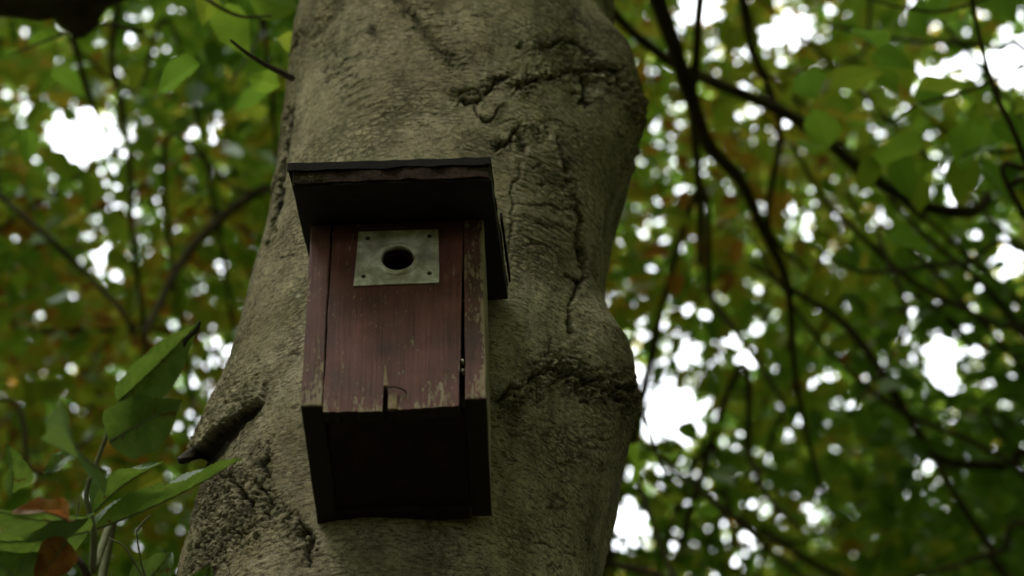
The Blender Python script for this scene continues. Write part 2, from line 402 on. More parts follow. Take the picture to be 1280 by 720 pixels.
def build_trunk():
    # dense where the photo sees it, coarse behind, below and above
    phi = np.concatenate([np.linspace(-math.pi, -1.75, 26)[:-1], np.linspace(-1.75, 1.75, 560), np.linspace(1.75, math.pi, 26)[1:-1]])
    z = np.concatenate([np.linspace(-.2, ZB, 60)[:-1], np.linspace(ZB, ZT, 900), ZT + np.linspace(0, 1, 40)[1:] ** 1.3 * 6.5])
    PH, Z = np.meshgrid(phi, z)
    xL = np.interp(z, zl, xl); xR = np.interp(z, zr, xr)
    # below: flare to the roots, above: gentle taper
    rad = (xR - xL) / 2; cx = (xR + xL) / 2
    lo = z < zl[0]; k = (zl[0] - z[lo]) / (zl[0] + .2)
    rad[lo] = rad[lo] * (1 + .12 * k + .55 * k ** 7); cx[lo] = cx[lo] - .10 * k
    hi = z > zl[-1]; k = (z[hi] - zl[-1]) / 6.2
    rad[hi] = rad[hi] * (1 - .55 * k); cx[hi] = cx[hi] + .35 * k
    R = rad[:, None] + 0 * PH; CX = cx[:, None] + 0 * PH
    R = R * .985
    def pos(R):
        return CX + R * np.sin(PH), YC - R * np.cos(PH), Z
    X, Y, ZZ = pos(R)
    px, py, _ = seen(np.stack([X, Y, ZZ], -1))
    front = sstep(1.72, 1.35, np.abs(PH))
    vis = (Z > ZB - .05) & (Z < ZT + .05)
    # organic warp of the photo-space strokes
    wx = px + 2.6 * fbm(X * 120, Y * 120, Z * 120, 2) + 7 * fbm(X * 26, Y * 26, Z * 26, 3); wy = py + 2.6 * fbm(X * 120 + 5, Y * 120, Z * 120, 2) + 7 * fbm(X * 26 + 9, Y * 26, Z * 26 + 5, 3)
    D = np.zeros_like(R); S = np.zeros_like(R)
    # whole-trunk undulation
    D += .0065 * fbm(X * 5, Y * 5, Z * 3.2, 2) + .0010 * fbm(X * 18, Y * 18, Z * 15, 3)
    # burls on the right: strong shoulder at the top, cut back underneath
    zpix = lambda y: row_z(y)
    def collar(rows, amount, c, w0, w1):
        zz = np.array([zpix(y) for y, _ in rows])[::-1]; aa = np.array([a for _, a in rows])[::-1]
        prof = np.interp(Z, zz, aa, left=0, right=0)
        win = sstep(c - w0, c, PH) * sstep(c + w1, c + .25, PH)
        return amount * prof * win
    burl1 = collar([(60, 0), (88, .12), (105, .45), (125, .85), (150, 1.0), (185, 1.0), (210, .88), (240, .6), (275, .25), (320, 0)], .040, 1.20, .42, 1.4)
    burl2 = collar([(425, 0), (450, .25), (470, .6), (487, .92), (520, 1.0), (555, .90), (600, .7), (640, .45), (690, .2), (740, 0)], .029, 1.22, .42, 1.4)
    D += burl1 + burl2
    # shadowed right flank under each burl: the bark turns away from the camera along a slanting edge
    dv = seen(np.stack([X, Y, ZZ], -1))[2]
    def flank(poly, h):
        """flat face cut across the round trunk from a slanting corner to the far side"""
        e = np.interp(py, [p[1] for p in poly], [p[0] for p in poly]) + 3 * fbm(X * 30, Y * 30, Z * 30, 2)
        p1 = np.arcsin(np.clip(((e - 640) / F * dv - CX) / R, -.99, .97)); p2 = 1.80
        ins = (PH > p1) & (PH < p2)
        ratio = np.sin(p2 - p1) / np.maximum(np.sin(np.clip(PH - p1, 0, 3)) + np.sin(np.clip(p2 - PH, 0, 3)), .2)
        fade = sstep(poly[0][1] - 5, poly[0][1] + 35, py) * sstep(poly[-1][1], poly[-1][1] - h, py)
        return np.where(ins, R * (ratio - 1), 0) * fade
    D += flank([(790, 150), (778, 190), (764, 235), (752, 275), (745, 310), (742, 360), (746, 430)], 80)
    D += flank([(786, 510), (780, 535), (768, 560), (752, 605), (738, 657), (727, 715), (718, 790)], 20)
    # read the strokes on the bulged surface
    Xb, Yb, Zb = pos(R + D); bx_, by_, _ = seen(np.stack([Xb, Yb, Zb], -1))
    wx += bx_ - px; wy += by_ - py; px, py = bx_, by_
    # strokes: (kind, half width, depth m, points)
    gw = np.clip(.75 + .5 * pn(X * 40, Y * 40, Z * 40) + .55 * pn(X * 140, Y * 140, Z * 140), .2, 1.7); ff = front * vis
    hfr = fbm(X * 190, Y * 190, Z * 190, 2)
    rn1 = .9 * fbm(X * 60 + 40, Y * 60, Z * 60, 3); rn2 = .5 * fbm(X * 45, Y * 45, Z * 45 + 7, 2)
    def groove(poly, w, dep, scar_shade=.8):
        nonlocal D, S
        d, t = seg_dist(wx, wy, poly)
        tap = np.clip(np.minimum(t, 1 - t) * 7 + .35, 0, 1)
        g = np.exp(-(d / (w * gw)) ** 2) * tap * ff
        D -= 1.25 * dep * g; S = np.maximum(S, np.minimum(1, 1.25 * scar_shade * g))
    def ridge(poly, w, dep):
        nonlocal D
        d, t = seg_dist(wx, wy, poly)
        tap = np.clip(np.minimum(t, 1 - t) * 6 + .2, 0, 1)
        D += dep * np.exp(-(d / w) ** 2) * tap * front * vis
    crk = np.abs(fbm(X * 70, Y * 70, Z * 75, 3)); crk2 = np.abs(fbm(X * 160 + 3, Y * 160, Z * 160, 2))
    crackiness = np.exp(-(crk / .065) ** 2); crackfine = np.exp(-(crk2 / .10) ** 2)
    def rough(poly, w, amp, scar_shade=.6):
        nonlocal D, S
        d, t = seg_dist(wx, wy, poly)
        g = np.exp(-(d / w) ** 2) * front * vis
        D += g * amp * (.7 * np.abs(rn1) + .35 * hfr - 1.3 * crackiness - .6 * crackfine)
        S = np.maximum(S, scar_shade * g * np.clip(.15 + 1.5 * crackiness + .8 * crackfine + rn2, 0, 1))
    # knot with its swirl above the nest box
    rough([(578, 120), (600, 118), (612, 105), (628, 92)], 11, .0045, .8)
    groove([(574, 120), (580, 112), (592, 110), (602, 114), (606, 122), (600, 128), (588, 128), (578, 124)], 4, .005, .95)
    ridge([(598, 128), (600, 142), (612, 148), (622, 138), (618, 120)], 5, .003)
    groove([(606, 120), (614, 106), (622, 96), (634, 92)], 3.5, .004)
    groove([(594, 128), (596, 142), (604, 150), (616, 148), (624, 136)], 2.5, .003)
    # arcs over the upper burl
    rough([(672, 60), (700, 54), (722, 58), (738, 70)], 9, .004, .7)
    groove([(648, 57), (656, 59)], 4, .004)
    groove([(676, 62), (700, 52), (722, 56), (738, 70)], 3.5, .004)
    rough([(655, 106), (680, 96), (712, 88), (745, 88), (772, 92), (792, 118), (800, 150)], 15, .0075, .85)
    groove([(648, 108), (672, 100), (700, 92), (718, 90), (742, 84), (770, 90), (790, 116)], 4, .005)
    groove([(728, 92), (736, 110), (732, 128), (738, 138)], 5, .006)
    groove([(714, 114), (732, 122), (724, 134)], 3, .004)
    rough([(796, 125), (803, 165), (801, 190), (793, 215)], 14, .012, .85)
    rough([(778, 468), (793, 495), (797, 520), (792, 560)], 12, .010, .85)
    # long healed scar right of the nest box
    ridge([(690, 165), (702, 205), (716, 255), (722, 300)], 6, .004)
    groove([(696, 168), (708, 210), (716, 250), (726, 276), (722, 292), (729, 320), (727, 345)], 4.2, .011, 1.0)
    groove([(727, 345), (722, 362), (716, 384)], 3, .004)
    groove([(714, 388), (716, 404), (718, 418)], 4.5, .010, 1.0)
    groove([(710, 346), (722, 347), (735, 347)], 2.5, .003)
    rough([(622, 181), (640, 178), (652, 160), (668, 160), (676, 172)], 8, .0055, .8)
    groove([(618, 183), (632, 180), (641, 172), (648, 162), (656, 154)], 3.2, .005, .95)
    groove([(650, 164), (654, 180), (650, 190)], 4, .004, .8)
    groove([(679, 160), (686, 172)], 3, .004, .9)
    groove([(645, 200), (641, 240), (641, 290), (637, 330)], 2.6, .0022, .4)
    scarpatch = sstep(632, 648, wx) * sstep(728, 708, wx) * sstep(170, 195, wy) * sstep(345, 310, wy) * front * vis
    wr = np.abs(fbm(X * 16, Y * 16, Z * 85, 3)); wrg = np.exp(-(wr / .13) ** 2)
    D += scarpatch * (.0024 + .0010 * fbm(X * 18, Y * 18, Z * 70, 3) - .0012 * wrg); S = np.maximum(S, .42 * scarpatch * wrg)
    for q in ([(662, 262), (690, 260), (712, 266)], [(655, 280), (690, 280), (714, 288)], [(668, 232), (690, 228), (705, 236)], [(652, 306), (676, 304), (690, 312)], [(660, 212), (676, 208)]):
        groove(q, 2.0, .0016, .6)
    # the lower burl: thick broken cracks around the trunk
    rough([(640, 505), (665, 482), (690, 466), (715, 470), (745, 480), (772, 490), (795, 512)], 20, .0085, .85)
    for q, w, d_ in (([(622, 500), (645, 488), (668, 472), (684, 462)], 3.5, .005), ([(684, 462), (700, 468), (722, 466), (734, 476), (760, 474)], 3.5, .006),
                     ([(716, 478), (720, 492), (728, 504), (742, 506)], 4, .006), ([(738, 474), (744, 488), (742, 502)], 3, .005),
                     ([(752, 462), (754, 480), (764, 494), (778, 500)], 3.5, .006), ([(768, 480), (786, 490), (794, 512)], 4, .006),
                     ([(660, 454), (676, 452), (690, 454)], 2.5, .003), ([(690, 424), (684, 436), (679, 446)], 2.5, .003), ([(672, 480), (668, 496), (672, 506)], 3, .004),
                     ([(646, 492), (650, 508)], 3, .003), ([(618, 536), (626, 534)], 3, .003)):
        groove(q, w, d_)
    # chevron on the upper left
    groove([(478, -20), (505, 12), (532, 40), (552, 62), (572, 82)], 8, .0035, .45)
    rough([(478, -20), (505, 12), (532, 40), (552, 62), (572, 82)], 12, .0022, .45)
    groove([(432, -20), (420, 8), (404, 30), (386, 52)], 7, .003, .35)
    groove([(470, 36), (466, 44)], 5, .003, .6)
    ridge([(420, 20), (450, 60), (470, 110)], 30, .004)
    for k in range(9):
        groove([(400 + 6 * k, 92 + 9 * k), (424 + 6 * k, 80 + 9 * k), (440 + 6 * k, 74 + 9 * k)], 1.8, .0012, .45)
    # split bark along the left edge
    groove([(364, 128), (360, 165), (357, 200), (350, 240), (342, 280), (334, 310)], 3, .006, .9)
    ridge([(358, 130), (354, 170), (350, 205), (343, 250)], 4, .005)
    groove([(372, 40), (362, 70), (352, 98)], 4, .004, .7)
    # loose bark flap low on the left, bark stands off above the line and falls back below it
    fl = [(334, 484), (326, 508), (300, 524), (276, 536), (256, 552), (236, 572)]
    ex = [p[0] for p in fl][::-1]; ey = [p[1] for p in fl][::-1]
    line = np.interp(wx, ex, ey, left=590, right=484)
    dy = wy - line
    along = sstep(342, 318, wx) * front * vis
    lip = 1 + .5 * hfr
    soft = sstep(345, 262, wx) * front * vis
    D += along * lip * (.010 * np.exp(np.minimum(dy, 0) / 60) * (dy < 0) + .010 * np.exp(-(dy / 2.5) ** 2) * (dy >= 0) - .004 * sstep(0, 4, dy) * sstep(18, 6, dy)) - soft * (.004 + .008 * sstep(300, 250, wx)) * sstep(1, 6, dy) * sstep(125, 25, dy)
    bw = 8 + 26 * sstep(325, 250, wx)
    S = np.maximum(S, along * .95 * sstep(0, 3, dy) * sstep(bw, bw * .5, dy))  # shade under the flap painted in as a dark band, wider leftwards
    # gnarled area below the flap
    rough([(262, 600), (290, 610), (310, 632), (300, 660)], 30, .0070, .8)
    rough([(250, 640), (262, 680), (250, 720)], 24, .0055, .65)
    rough([(330, 560), (322, 590), (352, 640), (388, 690)], 15, .0038, .55)
    for q in ([(262, 588), (290, 600), (310, 628), (304, 650)], [(336, 566), (322, 584), (334, 592)], [(316, 600), (336, 622), (340, 648)], [(372, 640), (386, 668), (390, 710)], [(236, 690), (256, 664), (262, 650)], [(384, 660), (372, 668)]):
        groove(q, 3.2, .005)
    # short slanting lenticel cracks low on the right
    lr = np.random.default_rng(5)
    for k in range(30):
        x0, y0 = lr.uniform(628, 745), lr.uniform(530, 715); L = lr.uniform(10, 32); a = lr.uniform(.05, .55)
        groove([(x0, y0), (x0 + L * .5 * math.cos(a), y0 + L * .5 * math.sin(a) + lr.uniform(-2, 2)), (x0 + L * math.cos(a), y0 + L * math.sin(a))], lr.uniform(1.1, 1.9), lr.uniform(.0008, .0018), .55)
    for k in range(46):
        x0, y0 = lr.uniform(375, 740), lr.uniform(5, 195); L = lr.uniform(10, 36); a = lr.uniform(-.4, .08)
        groove([(x0, y0), (x0 + L * .5, y0 + L * .5 * math.sin(a) + lr.uniform(-2, 2)), (x0 + L, y0 + L * math.sin(a))], lr.uniform(1.0, 1.6), lr.uniform(.0005, .0012), .4)
    for k in range(16):
        x0, y0 = lr.uniform(312, 370), lr.uniform(300, 480); L = lr.uniform(8, 22)
        groove([(x0, y0), (x0 + L * .5, y0 - 3), (x0 + L, y0 - 2)], lr.uniform(1.0, 1.6), lr.uniform(.0005, .0012), .4)
    # beech bark skin: shallow horizontal wrinkles and pits
    w = np.abs(fbm(X * 22, Y * 22, Z * 110, 3)); wrk = np.exp(-(w / .10) ** 2)
    pit = fbm(X * 210, Y * 210, Z * 260, 2)
    mod = .5 + .5 * np.clip(fbm(X * 7 + 3, Y * 7, Z * 7, 2) * 1.6, -1, 1)
    D += vis * (-.0006 * wrk * mod + .00040 * pit + .00035 * fbm(X * 110, Y * 110, Z * 120, 2))
    S = np.maximum(S, .28 * vis * wrk * mod)
    # keep the bark clear of the nest box back
    X, Y, ZZ = pos(R + D)
    V = np.stack([X, Y, ZZ], -1)
    nz, nph = PH.shape
    idx = np.arange(nz * nph).reshape(nz, nph); j = np.roll(idx, -1, 1)
    q = np.stack([idx[:-1], j[:-1], j[1:], idx[1:]], -1).reshape(-1, 4)
    me = mesh_from('trunk', V.reshape(-1, 3) - TREE_BASE, q)
    add_attr(me, 'scar_shade', S.ravel())  # dark scars and cracks, plus the painted shade under the flap
    return part('trunk', me, M_BARK, main_tree), float(cx[-1]), float(z[-1])
trunk, TOPX, TOPZ = build_trunk()
# broken stub poking out of the loose bark flap
stub = tube('branch_stub', [at(266, 562, 2.36), at(246, 568, 2.33), at(232, 573, 2.315), at(223, 575, 2.31)], [.011, .0062, .0046, .0030], M_TWIG, main_tree, TREE_BASE, 40, 18, .9, 'short broken stub under the loose bark')
tube('twig', [at(366, 98, 2.62), at(350, 90, 2.6), at(330, 80, 2.57), at(308, 66, 2.55), at(288, 50, 2.52)], [.0042, .0038, .003, .0024, .0016], M_TWIG, main_tree, TREE_BASE, 24, 6)

# ------------------------------------------------------------------ nest box (local axes: x right, y into the tree, z up)
BOX_LOC = Vector((-.1078, 1.51936, 2.77868))
nest = thing('nest_box', 'red-brown wooden nest box with metal entrance plate nailed to the trunk', 'nest box', BOX_LOC)
nest.rotation_euler = (Matrix.Rotation(math.radians(-1.24), 3, 'Y') @ Matrix.Rotation(math.radians(-1.23), 3, 'Z')).to_euler()

def slab(name, poly, holes, y0, y1, mat, parent, rough=0.0, wear=None, label=None, seed=0):
    """board cut from an x-z outline with holes, from depth y0 (front) to y1, softened edges"""
    r = np.random.default_rng(seed)
    loops = [[Vector((x, 0, z)) for x, z in L] for L in [poly] + holes]
    flat = [p for L in loops for p in L]; n = len(flat)
    tris = tessellate_polygon(loops)
    bm = bmesh.new()
    f = [bm.verts.new((p.x, y0, p.z)) for p in flat]; b = [bm.verts.new((p.x, y1, p.z)) for p in flat]
    for t in tris:
        for vs_, rev in ((f, False), (b, True)):
            try: bm.faces.new([vs_[i] for i in (t if not rev else t[::-1])])
            except ValueError: pass
    k = 0
    for L in loops:
        m = len(L)
        for i in range(m):
            a, c = k + i, k + (i + 1) % m
            try: bm.faces.new((f[a], f[c], b[c], b[a]))
            except ValueError: pass
        k += m
    bmesh.ops.recalc_face_normals(bm, faces=bm.faces)
    me = bpy.data.meshes.new(name); bm.to_mesh(me); bm.free()
    if wear:
        co = np.array([v.co[:] for v in me.vertices]); add_attr(me, 'wear', wear(co))
    return part(name, me, mat, parent, label=label)

def grid_board(name, lo, hi, mat, parent, div=(4, 10, 24), bev=.0015, rough=.0006, wear=None, shear=None, label=None, seed=1):
    """solid board with slightly uneven faces and worn edges"""
    lo = np.array(lo); hi = np.array(hi)
    bm = bmesh.new(); bmesh.ops.create_cube(bm, size=1)
    for v in bm.verts: v.co = Vector(((lo + hi) / 2 + (hi - lo) * np.array(v.co)))
    bmesh.ops.bevel(bm, geom=list(bm.edges), offset=bev, segments=2, affect='EDGES', profile=.5)
    for ax, n in enumerate(div):
        for i in range(1, n):
            c = lo[ax] + (hi[ax] - lo[ax]) * i / n
            no = Vector((0, 0, 0)); no[ax] = 1; p = Vector((0, 0, 0)); p[ax] = c
            bmesh.ops.bisect_plane(bm, geom=bm.verts[:] + bm.edges[:] + bm.faces[:], plane_co=p, plane_no=no)
    for v in bm.verts:
        c = np.array(v.co)
        d = np.array([pn(c[0] * 60 + seed * 7, c[1] * 60, c[2] * 30), pn(c[0] * 60, c[1] * 60 + seed * 5, c[2] * 30 + 9), pn(c[0] * 60 + 4, c[1] * 60, c[2] * 60 + seed * 3)])
        c = c + rough * d
        if shear: c = shear(c)
        v.co = Vector(c)
    bmesh.ops.recalc_face_normals(bm, faces=bm.faces)
    me = bpy.data.meshes.new(name); bm.to_mesh(me); bm.free()
    for p in me.polygons: p.use_smooth = False
    if wear:
        co = np.array([v.co[:] for v in me.vertices]); add_attr(me, 'wear', wear(co))
    return part(name, me, mat, parent, label=label)

SL = .318; OV = .075                                  # roof slope, overhang
DEP = .178
roofz = lambda y: .2085 + (y + OV) * SL
def side_shear(c):                                    # the side boards are cut on the slope at the top
    k = np.clip((c[2]) / .24, 0, 1)
    c[2] = c[2] + k * ((roofz(c[1]) - .001) - .24)
    return c
w_edge = lambda x0, x1: (lambda co: .09 * np.exp(-np.minimum(np.abs(co[:, 0] - x0), np.abs(co[:, 0] - x1)) / .0035))
grid_board('side_board', (-.0848, 0, -.0016), (-.0648, DEP, .24), M_PAINT_L, nest, (3, 8, 22), wear=lambda co: .12 * np.exp(-np.clip(co[:, 2], 0, 1) / .02) + .03 * (co[:, 0] > -.07), shear=side_shear, label='left side board with worn pale lower corner', seed=2)
sbr = grid_board('side_board', (.0652, 0, .0012), (.0848, DEP, .24), M_PAINT_R, nest, (3, 8, 22), wear=lambda co: .10 * (co[:, 0] > .079) * (co[:, 1] < .004) + .30 * (co[:, 0] > .0838) - .10 * np.exp(-((co[:, 2] - .045) / .025) ** 2) * (co[:, 0] < .079), shear=side_shear, label='right side board with flaking paint', seed=3)
grid_board('back_board', (-.0646, DEP - .018, -.0016), (.0650, DEP - .0005, .270), M_DARKWOOD, nest, (6, 2, 10), seed=4)
flr = grid_board('floor_board', (-.0646, .016, .004), (.0650, DEP - .0185, .020), M_DARKWOOD, nest, (6, 6, 2), seed=5)
# front panel: notch at the bottom, round hole behind the plate
er = np.random.default_rng(11)
def edge(p0, p1, n, amp):
    t = np.linspace(0, 1, n, endpoint=False)
    return [(p0[0] + (p1[0] - p0[0]) * a + er.normal(0, amp) * (0 < a), p0[1] + (p1[1] - p0[1]) * a + er.normal(0, amp) * (0 < a)) for a in t]
HX, HZ = .0015, .1792
fp = edge((-.0642, -.0086), (-.0102, -.0098), 16, .0005) + [(-.0101, -.0100), (-.0098, .006), (-.0094, .0195), (-.0058, .0185), (-.0056, .0165), (-.0050, -.0088)] + edge((-.0048, -.0090), (.0590, -.0064), 18, .0005)
fp += edge((.0590, -.0062), (.0614, .07), 14, .00035) + edge((.0614, .07), (.0648, .2285), 10, .0002) + [(.0648, .2300), (-.0630, .2300)] + edge((-.0630, .2280), (-.0642, -.0080), 14, .0003)
hole = [(HX + .0160 * math.cos(a), HZ + .0160 * math.sin(a)) for a in np.linspace(0, 2 * math.pi, 40, endpoint=False)]
front = slab('front_board', fp, [hole], .0004, .0155, M_PAINT, nest, wear=lambda co: np.zeros(len(co)))
grid_board('front_board_splinter', (-.0048, -.0010, -.0086), (.0035, .0003, .0100), M_BAREWOOD, front, (3, 1, 6), .0004, .0004, seed=8, label='bare split wood beside the slot')
# long worn triangle above the slot
wt = [(-.0098, .0200), (-.0050, .0200), (-.0062, .030), (-.0078, .044), (-.0086, .0460), (-.0094, .030)]
slab('bare_patch', wt, [], -.0002, .0010, M_BAREWOOD, front)
def wire(name, pts, r, mat, parent, n=24, seg=8): return tube(name, pts, r, mat, parent, (0, 0, 0), n, seg, .05)
wire('hook', [(-.0072, -.0005, .012), (-.0060, -.0035, .0135), (-.001, -.0050, .0142), (.005, -.0042, .0132), (.0095, -.0022, .0122), (.0115, .001, .0116)], [.0008, .0008, .0008, .0007, .0007, .0006], M_WIRE, nest)
# metal entrance plate with rolled rim and four screws
px0, px1, pz0, pz1 = -.0392, .0410, .1458, .2176
plate_poly = [(-.0405, pz0 - .0004), (-.02, pz0), (.01, pz0 + .0003), (.0412, pz0), (.0414, .165), (.0408, .20), (.0402, pz1), (.01, pz1 + .0002), (-.0376, pz1), (-.0384, .19), (-.0396, .165)]
phole = [(HX + .0172 * math.cos(a), HZ + .0172 * math.sin(a)) for a in np.linspace(0, 2 * math.pi, 40, endpoint=False)]
plate = slab('entrance_plate', plate_poly, [phole], -.0016, -.0001, M_ZINC, nest, label='square grey metal plate round the entrance hole')
def lathe_ring(R0, prof, n=48):
    V = []; k = len(prof)
    for a in np.linspace(0, 2 * math.pi, n, endpoint=False):
        for dr, y in prof: V.append((HX + (R0 + dr) * math.cos(a), y, HZ + (R0 + dr) * math.sin(a)))
    fcs = [(i * k + j, i * k + (j + 1) % k, ((i + 1) % n) * k + (j + 1) % k, ((i + 1) % n) * k + j) for i in range(n) for j in range(k)]
    return mesh_from('rim', np.array(V), fcs)
part('rim', lathe_ring(.0172, [(-.0014, .006), (-.0014, -.0026), (-.0006, -.0036), (.0010, -.0038), (.0028, -.0030), (.0048, -.00165), (.0048, -.0012), (.0004, -.0012)]), M_ZINC, plate)
for sx, sz in ((-.0282, .2080), (.0319, .2085), (-.0312, .1570), (.0321, .1586)):
    bm = bmesh.new(); bmesh.ops.create_uvsphere(bm, u_segments=12, v_segments=6, radius=.0024)
    for v in bm.verts: v.co = Vector((v.co.x, v.co.y * .45, v.co.z))
    me = bpy.data.meshes.new('screw'); bm.to_mesh(me); bm.free()
    part('screw', me, M_RUST, plate, (sx, -.0017, sz))
# small nails
for sx, sz in ((.0632, .046), (.0634, .034)):
    wire('nail', [(sx, .004, sz), (sx, -.0012, sz + .0003), (sx + .0002, -.0016, sz + .0003)], [.0012, .0012, .0018], M_ZINC, nest, 8, 8)
# roof: board, felt on top, raw front edge, moss
def roof_shear(c):
    yy = c[1]
    c[2] = c[2] + (yy + OV) * SL
    k = (yy + OV) / (.178 + OV)
    c[0] = c[0] + .0115 * k * (c[0] > 0) - .002 * (1 - k) * (c[0] < 0)
    return c
roof = grid_board('roof', (-.0936, -OV, .2085), (.0940, .180, .2305), M_ROOF, nest, (12, 10, 3), .0012, .0012, shear=roof_shear, seed=6, label='overhanging blackened roof board')
ROOF_TOP = .2316
felt = grid_board('roofing_felt', (-.0985, -OV - .002, ROOF_TOP), (.0944, .186, ROOF_TOP + .0050), M_FELT, roof, (16, 12, 1), .0008, .0016, shear=roof_shear, seed=7)
# crumbling front edge under a ragged turned-down lip of felt
grid_board('rotten_edge', (-.0930, -OV - .0035, .2105), (.0925, -OV - .0006, .2300), M_EDGE, roof, (60, 1, 7), .0006, .0030, shear=roof_shear, seed=10, label='crumbling dark reddish wood along the roof edge')
def ragged(c):
    if c[2] < ROOF_TOP - .001: c[2] += .0016 * pn(c[0] * 50, 3.3, 1.7) + .0012 * pn(c[0] * 260, 1.3, .7)
    return roof_shear(c)
grid_board('felt_lip', (-.0982, -OV - .0062, ROOF_TOP - .006), (.0942, -OV - .0042, ROOF_TOP + .0046), M_FELT, roof, (70, 1, 3), .0005, .0010, shear=ragged, seed=9)
grid_board('felt_strip', (.0962, .030, .2275), (.0985, .172, ROOF_TOP + .0048), M_FELT, roof, (1, 10, 2), .0006, .0009, shear=roof_shear, seed=12)
def moss_clump(p, r, sd):
    rr = np.random.default_rng(sd); V = []; Fc = []
    for i in range(70):
        a = rr.normal(size=3); a /= np.linalg.norm(a); c = np.array(p) + a * r * np.array([1.7, .5, .7]) * rr.uniform(.2, 1)
        d = a * r * .6 + rr.normal(0, r * .25, 3); s = np.cross(a, rr.normal(size=3)); s = s / (np.linalg.norm(s) + 1e-9) * r * .16
        k = len(V); V += [c - s, c + s, c + d]; Fc.append((k, k + 1, k + 2))
    return mesh_from('moss', np.array(V), Fc, False)
for i, (x, r) in enumerate(((-.074, .0050), (-.083, .0034), (-.066, .0030), (-.090, .0026))):
    part('moss', moss_clump((x, -OV - .004, .2150 - .0008 * i), r, 30 + i), M_MOSS, roof, kind='stuff')

# ------------------------------------------------------------------ other trees of the wood
TREES = {}
def plain_trunk(name, r, h, lean, parent, seed):
    P = [(0, 0, -.1), (lean[0] * .2, lean[1] * .2, h * .25), (lean[0] * .55, lean[1] * .55, h * .6), (lean[0], lean[1], h)]
    V, f = tube_arrays(np.array(P), [r * 1.45, r * 1.02, r * .75, r * .18], 60, 18, .12)
    return part('trunk', mesh_from('trunk', V, f), M_TRUNK2, parent)
def wood_tree(key, base, r, h, lean, label, seed):
    b = np.array([base[0], base[1], -.12])
    t = thing('beech_tree', label, 'tree', b, 'beech trees of the wood')
    plain_trunk(key, r, h, lean, t, seed)
    TREES[key] = dict(o=t, base=b, lean=np.array([lean[0], lean[1]]), h=h)
    return t
wood_tree('right', (3.3, 5.4), .17, 13, (-.5, .3), 'beech on the right whose long dark boughs cross the sky', 1)
wood_tree('left', (-3.1, 4.9), .16, 12, (.3, .4), 'beech on the left with a thick dark bough in the top corner', 2)
wood_tree('rear', (-.35, 8.6), .15, 14, (-.2, .5), 'beech behind the nest box trunk, its leaves filling the background', 3)
def trunk_point(T, z):
    k = (z - T['base'][2]) / T['h']
    return np.array([T['base'][0] + T['lean'][0] * k, T['base'][1] + T['lean'][1] * k, z])
def limb(key, pts, wpx, label=None, drop=.9, seg=7):
    """bough through photo positions (x, y, depth), thick end first, carried on to its own trunk outside the frame"""
    P = [at(*p) for p in pts]
    R = [w / 2 * p[2] / F for w, p in zip(np.interp(np.linspace(0, 1, len(pts)), np.linspace(0, 1, len(wpx)), wpx), pts)]
    if key == 'main':
        base = TREE_BASE; par = main_tree
        r0 = P[0]; zt = max(r0[2] - drop, ZT + .35); kk = (zt - zl[-1]) / 6.2
        a = np.array([xr[-1] * .5 + xl[-1] * .5 + .35 * kk, YC, zt])
    else:
        T = TREES[key]; base = T['base']; par = T['o']
        a = trunk_point(T, max(P[0][2] - drop, 2.5))
    mid = (a + P[0]) / 2 + np.array([0, 0, -.12 * np.linalg.norm(a - P[0]) * .4])
    P = [a, mid] + P; R = [max(R[0] * 1.9, .02), R[0] * 1.35] + R
    return tube('bough', P, R, M_LIMB, par, base, 10 * len(P), seg, .10, label)
limb('right', [(1330, 262, 5.6), (1210, 265, 5.4), (1150, 255, 5.3), (1080, 215, 4.9), (1000, 152, 4.7), (905, 108, 4.6), (840, 78, 4.6), (780, 30, 4.5), (740, -20, 4.5)], (18, 16, 15, 12), 'long bough crossing the upper right')
limb('right', [(1330, 600, 5.4), (1260, 583, 5.4), (1180, 575, 5.3), (1140, 530, 5.3), (1100, 462, 5.2), (1052, 402, 5.2), (1000, 368, 5.1), (940, 330, 5.0)], (14, 13, 11, 6))
limb('right', [(1340, 470, 6.2), (1270, 442, 6.2), (1215, 425, 6.1), (1175, 390, 6.0), (1130, 355, 6.0), (1090, 300, 6.0), (1060, 240, 6.0)], (12, 10, 6))
limb('right', [(1320, 330, 3.5), (1282, 205, 3.45), (1264, 158, 3.4), (1245, 118, 3.4), (1230, 70, 3.4), (1215, 0, 3.35), (1208, -60, 3.3)], (8, 7, 6, 5), 'thin dark twig hanging in the top right corner', .4)
limb('right', [(1300, 760, 5.2), (1235, 680, 5.2), (1190, 612, 5.2), (1166, 568, 5.25)], (12, 9, 7))
limb('main', [(790, -90, 3.9), (822, 0, 4.0), (842, 55, 4.1), (866, 128, 4.2), (885, 180, 4.3), (925, 225, 4.4), (950, 278, 4.5), (978, 335, 4.6), (988, 380, 4.7), (993, 460, 4.8), (1010, 550, 4.9), (1030, 620, 5)], (23, 21, 17, 12, 8, 5), 'thick dark drooping bough right of the trunk')
for q, w in (([(1330, 450, 5.2), (1280, 415, 5.2), (1225, 352, 5.1), (1160, 298, 5.0), (1112, 248, 4.9)], (9, 8, 6)), ([(1330, 470, 5.0), (1240, 405, 5.0), (1150, 358, 5.0), (1090, 308, 4.9), (1030, 248, 4.9), (990, 180, 4.8)], (9, 8, 5)),
             ([(1330, 690, 5), (1250, 690, 5), (1180, 712, 5), (1100, 730, 5)], (9, 7, 5)), ([(1330, 640, 5.1), (1230, 560, 5.1), (1120, 510, 5.1), (1020, 420, 5.0), (940, 300, 5)], (8, 7, 4)),
             ([(1330, 120, 5.2), (1240, 60, 5.1), (1130, 50, 5), (1030, 30, 5)], (9, 7, 4)), ([(1330, 360, 4.8), (1200, 330, 4.8), (1080, 340, 4.8), (1000, 300, 4.8)], (7, 6, 3))):
    limb('right', q, w)
